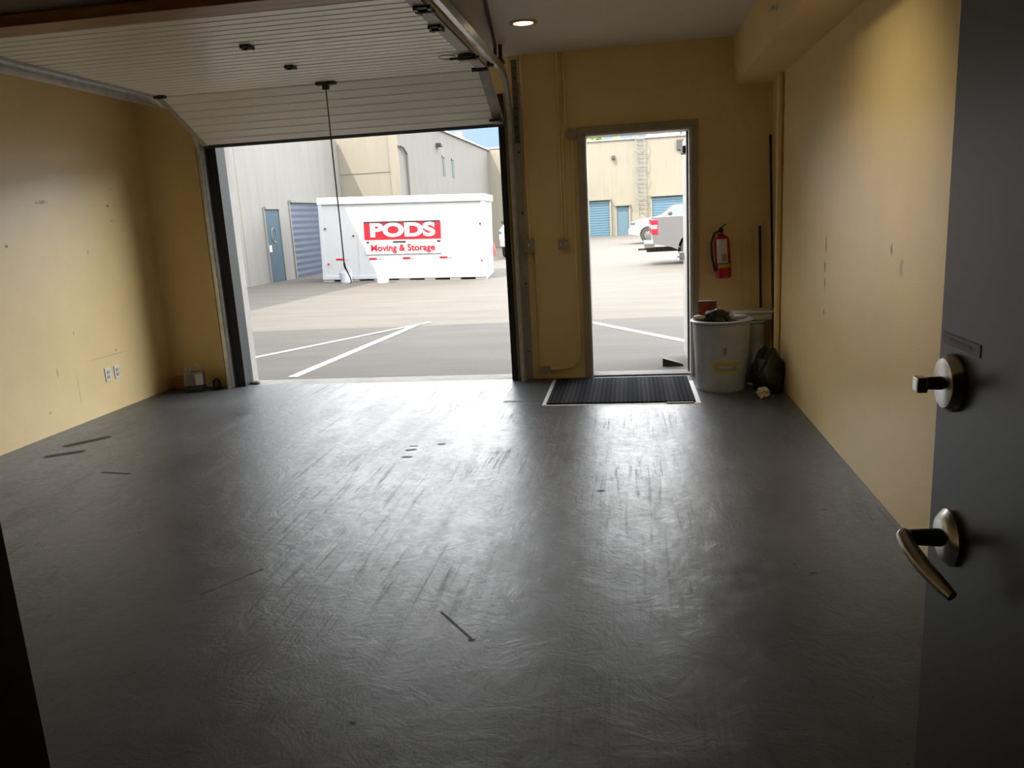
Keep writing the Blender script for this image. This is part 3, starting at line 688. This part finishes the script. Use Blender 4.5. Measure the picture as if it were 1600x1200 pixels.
# cream return wall + grey wing with two slot windows
bB = building('warehouse_building', 'cream and grey warehouse rising behind the white storage container', [(-20, -8.6, 30.001, 49.99, -.9, 5.5)], m_bgrey)
yf = MB(); yf.box(-20, -8.62, 30.0, 30.05, -.9, 5.6); yf.build('front_wall', m_bcream, bB)
gr = MB(); gr.box(-10.99, -8.9, 29.98, 30.0, 3.34, 3.38); gr.build('panel_joint', m_groove, bB)
MB().box(-8.95, -8.6, 29.93, 30.0, -.9, 5.6).build('corner_pilaster', m_bcream, bB)
for (y0, y1) in ((37.3, 37.75), (39.3, 39.75)):
    w_ = MB().box(-8.61, -8.585, y0, y1, 3.45, 4.30).build('window', m_glasst, bB)
    MB().box(-8.60, -8.55, y0-.08, y1+.08, 4.30, 4.38).build('window_frame', m_bgrey, bB)
MB().box(-8.6, -8.35, 36.2, 36.6, 4.70, 4.86, bev=.02).build('wall_light', m_dsteel, bB)
MB().tube([(-8.52, 29.9, 4.3), (-8.52, 30.4, 4.25), (-8.52, 30.9, 4.0), (-8.52, 30.95, -.3)], .05, 8).build('downspout', m_bgrey, bB)
cpx = MB(); cpx.box(-8.7, -8.5, 29.9, 50, 5.5, 5.58); cpx.build('roof_edge', m_capflash, bB)
MB().box(-9.0, -8.6, 42.3, 42.9, 5.5, 5.95).build('roof_scupper', m_bpale, bB)
# far block with roller doors
bF = building('warehouse_building', 'long cream warehouse facing the yard at the far end', [(-30, 60, 66, 75, -1.6, 6.9), (-8.6, -6.5, 50, 66, -1.3, 5.5)], m_bcream)
z = zg(66)
cpx = MB(); cpx.box(-30, 60, 65.9, 66.05, 6.9, 7.0); cpx.build('roof_edge', m_capflash, bF)
def fdoor(x0, x1, z1, m_, nm):
    d = MB().box(x0, x1, 65.97, 66.02, z, z1).build(nm, m_, bF)
    f = MB(); f.box(x0-.15, x0, 65.85, 66, z, z1+.15); f.box(x1, x1+.15, 65.85, 66, z, z1+.15); f.box(x0-.15, x1+.15, 65.7, 66, z1, z1+.15); f.build('door_frame', m_bcream, bF)
    return d
fdoor(-4.6, -1.53, 2.27, m_roll, 'roller_door'); fdoor(1.9, 5.4, 2.32, m_roll, 'roller_door')
dd = fdoor(-.95, .02, 1.74, m_bdoor, 'door'); dd.data.materials[0] = mat('blue_grey_door', (.055, .10, .125), .5)
MB().box(-1.25, -.98, 65.7, 65.97, 5.45, 5.72, bev=.03).build('wall_light', m_dsteel, bF)
MB().box(3.9, 4.75, 65.8, 65.97, 5.85, 6.6).build('wall_vent', m_dsteel, bF)
m_lad = mat('weathered_ladder_steel', (.15, .15, .145), .6)
lad = thing('roof_ladder', 'caged grey roof ladder fixed to the far cream building', 'ladder', (1.02, 65.7, 1.3))
MB().tube([(-.33, 0, 0), (-.33, 0, 6.2)], .035, 6).build('rail', m_lad, lad); MB().tube([(.33, 0, 0), (.33, 0, 6.2)], .035, 6).build('rail', m_lad, lad)
for k in range(18): MB().tube([(-.33, 0, .25+k*.33), (.33, 0, .25+k*.33)], .025, 6).build('rung', m_lad, lad)
for k in range(5):
    zz = 1.0+k*1.2; MB().tube([(-.36, 0, zz), (-.38, -.4, zz), (0, -.7, zz), (.38, -.4, zz), (.36, 0, zz)], .03, 6).build('cage_hoop', m_lad, lad)
rp_ = thing('rooftop_panel', 'white slanted panels on the roof of the far cream building', 'rooftop panel', (3.5, 67, 6.902))
MB().prism([(-2.2, 0), (-1.6, .75), (3.0, 1.1), (3.0, 0)], 'y', .0, 2.0).build('housing', mat('pale_roof_metal', (.33, .36, .40), .4), rp_)
for xx in (-1.2, .6): MB().box(xx, xx+.12, -.05, 0, 0.0, .9, M=Rm(.35, 'Y')).build('brace', m_dsteel, rp_)
# trees above the far roof
def tree(x, y, h, r, lb, m_=m_leaf):
    t = thing('tree', lb, 'tree', (x, y, zg(y)))
    MB().tube([(0, 0, 0), (.1, 0, h*.75)], [.25, .12], 8).build('trunk', m_bark, t)
    mb = MB()
    rnd = random.Random(int(abs(x)*10))
    for k in range(26):
        a = rnd.uniform(0, 2*PI); q = rnd.uniform(0, 1)**.5*r; zc = h*.72+rnd.uniform(-.24, .26)*h
        mb.blob((q*math.cos(a), q*math.sin(a), zc), (r*.32, r*.32, r*.26), sub=2, amp=.9, fr=2.5, seed=k)
    mb.build('crown', m_, t); return t
tree(-4.0, 80, 9.6, 2.2, 'green treetop above the left end of the far roof')
tree(.2, 88, 9.9, 2.0, 'green treetop above the far roof, left of the ladder')
tree(5.0, 92, 9.8, 2.0, 'green treetop above the far roof, right of the ladder')
tree(-8.2, 40.5, 1.9, .55, 'small dark shrub beside the grey warehouse wing', m_dleaf) if False else None

# storage container
PY = 22.6; zb = zg(PY)
pod = thing('storage_container', 'white portable storage container with red lettered sign in the yard', 'container', (-6.60, PY-.05, zb-.075))
pod.rotation_euler = (0, math.radians(1.75), math.radians(4.5))
W = 2.43
MB().box(-W, W, .03, 2.45, .10, 2.32, bev=.01).build('body', m_pod, pod)
fr_ = MB(); fr_.box(-W-.04, W+.04, -.03, 2.5, 2.24, 2.44, bev=.015); fr_.build('roof_cap', m_swhite, pod)
fr_ = MB(); fr_.box(-W-.02, -W+.10, -.01, .09, .06, 2.26, bev=.01); fr_.build('corner_post', m_pod, pod)
fr_ = MB(); fr_.box(W-.10, W+.02, -.01, .09, .06, 2.26, bev=.01); fr_.build('corner_post', m_pod, pod)
fr_ = MB(); fr_.box(-W-.02, W+.02, -.02, .05, .06, .17, bev=.008); fr_.build('bottom_rail', m_pod, pod)
for k in range(7):
    x = -W+.15+k*.76; MB().box(x-.16, x+.16, .02, 2.4, 0, .10).build('skid', m_swhite, pod)
MB().box(-W+.02, W-.02, .3, 2.2, .02, .12).build('underside', m_black, pod)
for x in (-1.32, -.22, .95):
    MB().box(x-.012, x+.012, .018, .035, .17, 2.24).build('panel_seam', m_podshade, pod)
for k in range(8): MB().box(-W+.1+k*.62, -W+.22+k*.62, -.034, -.028, 2.36, 2.39).build('roof_slot', m_podshade, pod)
sc_ = MB()
for k in range(12): sc_.box(W-.01, W+.012, .15+k*.18, .22+k*.18, .2, 2.22)
sc_.build('side_corrugation', m_pod, pod)
for (x, zz, m_) in ((-2.28, 1.55, m_dsteel), (-2.25, .52, m_sred), (-1.45, 1.33, m_dsteel), (2.30, 1.60, m_dsteel), (2.32, .54, m_sred)):
    MB().lathe([(0, .02), (.028, .02), (.03, 0), (0, 0)], M=T(x, -.0, zz)@Rm(PI/2, 'X'), seg=10).build('marker', m_, pod)
for x in (-1.85, -.85, .15, 1.25):
    MB().box(x-.17, x+.05, .016, .03, .63, .68).build('small_text', m_sred, pod); MB().box(x+.07, x+.2, .016, .03, .64, .67).build('small_text', m_podshade, pod)
# sign
sg = MB().box(-1.10, 1.12, .0, .03, .78, 1.72, bev=.002).build('sign', m_swhite, pod)
MB().box(-1.12, 1.14, -.012, .0, 1.68, 1.725).build('sign_edge', m_sblack, sg)
MB().box(-1.12, 1.14, -.010, .0, 1.20, 1.685).build('sign_red_field', m_sred, sg)
for x0, x1 in ((-1.07, -.99), (-.28, .10), (1.02, 1.12)): MB().box(x0, x1, -.010, .0, 1.105, 1.155).build('sign_black_bar', m_sblack, sg)
for x0, x1 in ((-.97, -.30), (.13, 1.0)): MB().box(x0, x1, -.008, .0, 1.12, 1.135).build('sign_thin_line', m_podshade, sg)
MT = Rm(PI/2, 'X')
text('PODS', .52, m_swhite, sg, 'sign_lettering', T(.01, -.018, 1.455)@MT, off=.024, xs=1.46)
text('Moving & Storage', .262, m_sred, sg, 'sign_lettering', T(0, -.012, .955)@MT, off=.006, xs=1.02)
# pails in front
def pail(x, y, r, h, lb, arch):
    t = thing('plastic_pail', lb, 'pail', (x, y, gz(x, y)))
    MB().lathe([(0, 0), (r*.85, 0), (r, h), (r*.93, h), (r*.8, .02), (0, .02)], seg=24).build('bucket', m_pail, t, True)
    MB().tube([(r*math.cos(a), -.01, h*.92+arch*math.sin(a)) for a in [k*PI/10 for k in range(11)]], .015, 6).build('handle', m_greysteel, t, True)
pail(-8.15, 21.9, .19, .30, 'white plastic pail on the ground before the container, left one', .16)
pail(-6.95, 21.6, .19, .34, 'white plastic pail with arched handle before the container, right one', .26)

# red machine and vehicles
rm = thing('red_hoist', 'red upright hoist on a small wheel beside the storage container', 'hoist', (-5.72, 31.5, zg(31.5)))
MB().prism([(-.20, .25), (.42, .25), (.22, 1.0), (.12, 1.55), (-.18, 1.6)], 'y', -.15, .15).build('mast', m_redm, rm)
MB().box(-.22, .2, -.2, .2, 1.42, 1.62, bev=.02).build('head', m_redm, rm); MB().box(-.02, .14, -.22, -.2, 1.42, 1.54).build('dark_opening', m_black, rm)
MB().box(-.08, .10, -.17, -.15, .3, 1.4).build('pale_stripe', m_tailc, rm)
MB().lathe([(0, -.05), (.12, -.05), (.13, 0), (.12, .05), (0, .05)], M=T(.1, 0, .13)@Rm(PI/2, 'X'), seg=16).build('wheel', m_tyre, rm)

def truck(label, paint, loc, rz, name='pickup_truck'):
    """rear at local x=0, front at x=5.7, side facing -y at y=0"""
    t = thing(name, label, 'truck', loc, rz)
    def arc(cx, r, n=10):
        return [(cx+r*math.cos(a), .42+r*math.sin(a)) for a in [k*PI/n for k in range(n+1)]]
    prof = [(.02, .62), (0, 1.0), (.03, 1.36), (1.80, 1.38), (4.22, 1.39), (4.5, 1.34), (5.35, 1.22), (5.62, 1.08), (5.68, .8), (5.62, .50), (5.35, .46)]
    cab = [(1.84, 1.38, 0), (2.02, 1.86, .12), (2.4, 1.95, .16), (3.35, 1.93, .16), (4.2, 1.38, 0)]
    prof += arc(4.72, .50) + [(4.1, .42), (1.85, .42)] + arc(1.22, .50) + [(.55, .50)]
    mb = MB(); mb.prism(prof, 'y', 0, 1.9)
    A = [mb.bm.verts.new((x, i_, z_)) for x, z_, i_ in cab]; B = [mb.bm.verts.new((x, 1.9-i_, z_)) for x, z_, i_ in cab]
    for row in (A, B[::-1]):
        mb.bm.faces.new((row[0], row[1], row[4]) if row is A else (row[4], row[3], row[0]))
        mb.bm.faces.new((row[1], row[2], row[3]) if row is A else (row[3], row[2], row[1]))
        mb.bm.faces.new((row[1], row[3], row[4]) if row is A else (row[3], row[1], row[0]))
    for k in range(4): mb.bm.faces.new((A[k], B[k], B[k+1], A[k+1]))
    mb.build('body', paint, t)
    for ysd in (-1, 1):
        def Y(z_, o=.012):
            y = 0 if ysd < 0 else 1.9; i_ = .13*max(0, z_-1.42)/.5
            return (y+i_-o) if ysd < 0 else (y-i_+o)
        for win in ([(2.05, 1.47), (2.13, 1.80), (2.75, 1.86), (2.75, 1.46)], [(2.86, 1.46), (2.86, 1.86), (3.30, 1.84), (3.86, 1.47)]):
            g = MB(); vs = [g.bm.verts.new((x, Y(z_), z_)) for x, z_ in win]; v2 = [g.bm.verts.new((x, Y(z_, -.02), z_)) for x, z_ in win]
            g.bm.faces.new(vs); g.bm.faces.new(v2[::-1])
            for i in range(4): g.bm.faces.new((vs[i], v2[i], v2[(i+1) % 4], vs[(i+1) % 4]))
            g.build('side_window', m_cglass, t)
        yy = -.012 if ysd < 0 else 1.90
        a = MB()
        for cx in (4.72, 1.22):
            k = [(cx+.50*math.cos(q*PI/12), .42+.50*math.sin(q*PI/12)) for q in range(13)]+[(cx-.56*math.cos(q*PI/12), .42+.56*math.sin(q*PI/12)) for q in range(13)]
        for cx, nm in ((4.72, 'wheel'), (1.22, 'wheel')):
            yc = .13 if ysd < 0 else 1.77
            wh = MB().lathe([(0, -.12), (.24, -.12), (.26, -.14), (.38, -.14), (.42, -.10), (.42, .10), (.38, .14), (0, .14)], M=T(cx, yc, .42)@Rm(PI/2, 'X'), seg=28).build(nm, m_tyre, t, True)
            MB().lathe([(0, -.02), (.09, -.02), (.24, 0), (.24, .03), (0, .03)], M=T(cx, yc+(-.155 if ysd < 0 else .155), .42)@Rm(PI/2 if ysd > 0 else -PI/2, 'X'), seg=20).build('rim', m_wheel, wh, True)
        tl = MB(); y0, y1 = (-.015, .10) if ysd < 0 else (1.80, 1.915)
        tl.box(-.03, .17, y0, y1, .88, 1.30, bev=.02); q = tl.build('tail_light', m_tail, t)
        MB().box(-.035, .15, y0-.004, y1+.004, 1.03, 1.15, bev=.01).build('reverse_lens', m_tailc, q)
        MB().box(5.42, 5.64, y0, y1, 1.0, 1.14, bev=.02).build('headlight', m_cglass, t)
        MB().box(3.50, 3.68, (-.20 if ysd < 0 else 1.9), (.0 if ysd < 0 else 2.10), 1.42, 1.58, bev=.03).build('mirror', m_dsteel, t)
    ws = MB(); 
    g = [(3.42, 1.90), (4.14, 1.44)]
    vs = [ws.bm.verts.new(p) for p in ((g[0][0]+.01, .22, g[0][1]+.01), (g[0][0]+.01, 1.68, g[0][1]+.01), (g[1][0]+.01, 1.80, g[1][1]+.01), (g[1][0]+.01, .10, g[1][1]+.01))]
    ws.bm.faces.new(vs); ws.build('windshield', m_cglass, t)
    MB().box(-.22, .06, .05, 1.85, .50, .66, bev=.03).build('rear_bumper', m_chrome, t)
    MB().box(5.55, 5.78, .02, 1.88, .48, .80, bev=.04).build('front_bumper', paint, t)
    hb = MB(); hb.box(-.15, 1.2, .5, 1.4, .36, .46); hb.box(-.40, -.1, .9, 1.0, .40, .46); hb.build('hitch', m_dsteel, t)
    return t
tr = truck('silver pickup truck with red tail light seen through the entry doorway', m_silver, (.66, 23.2, zg(24)), 0)
tw = truck('white pickup truck parked before the far building, front to the left', m_wcar, (5.75, 44.6, zg(43)), PI)
tv = copy_tree(tw, (-5.38, 38.6, zg(34)), -PI/2, 'white pickup truck nose just beside the red hoist')
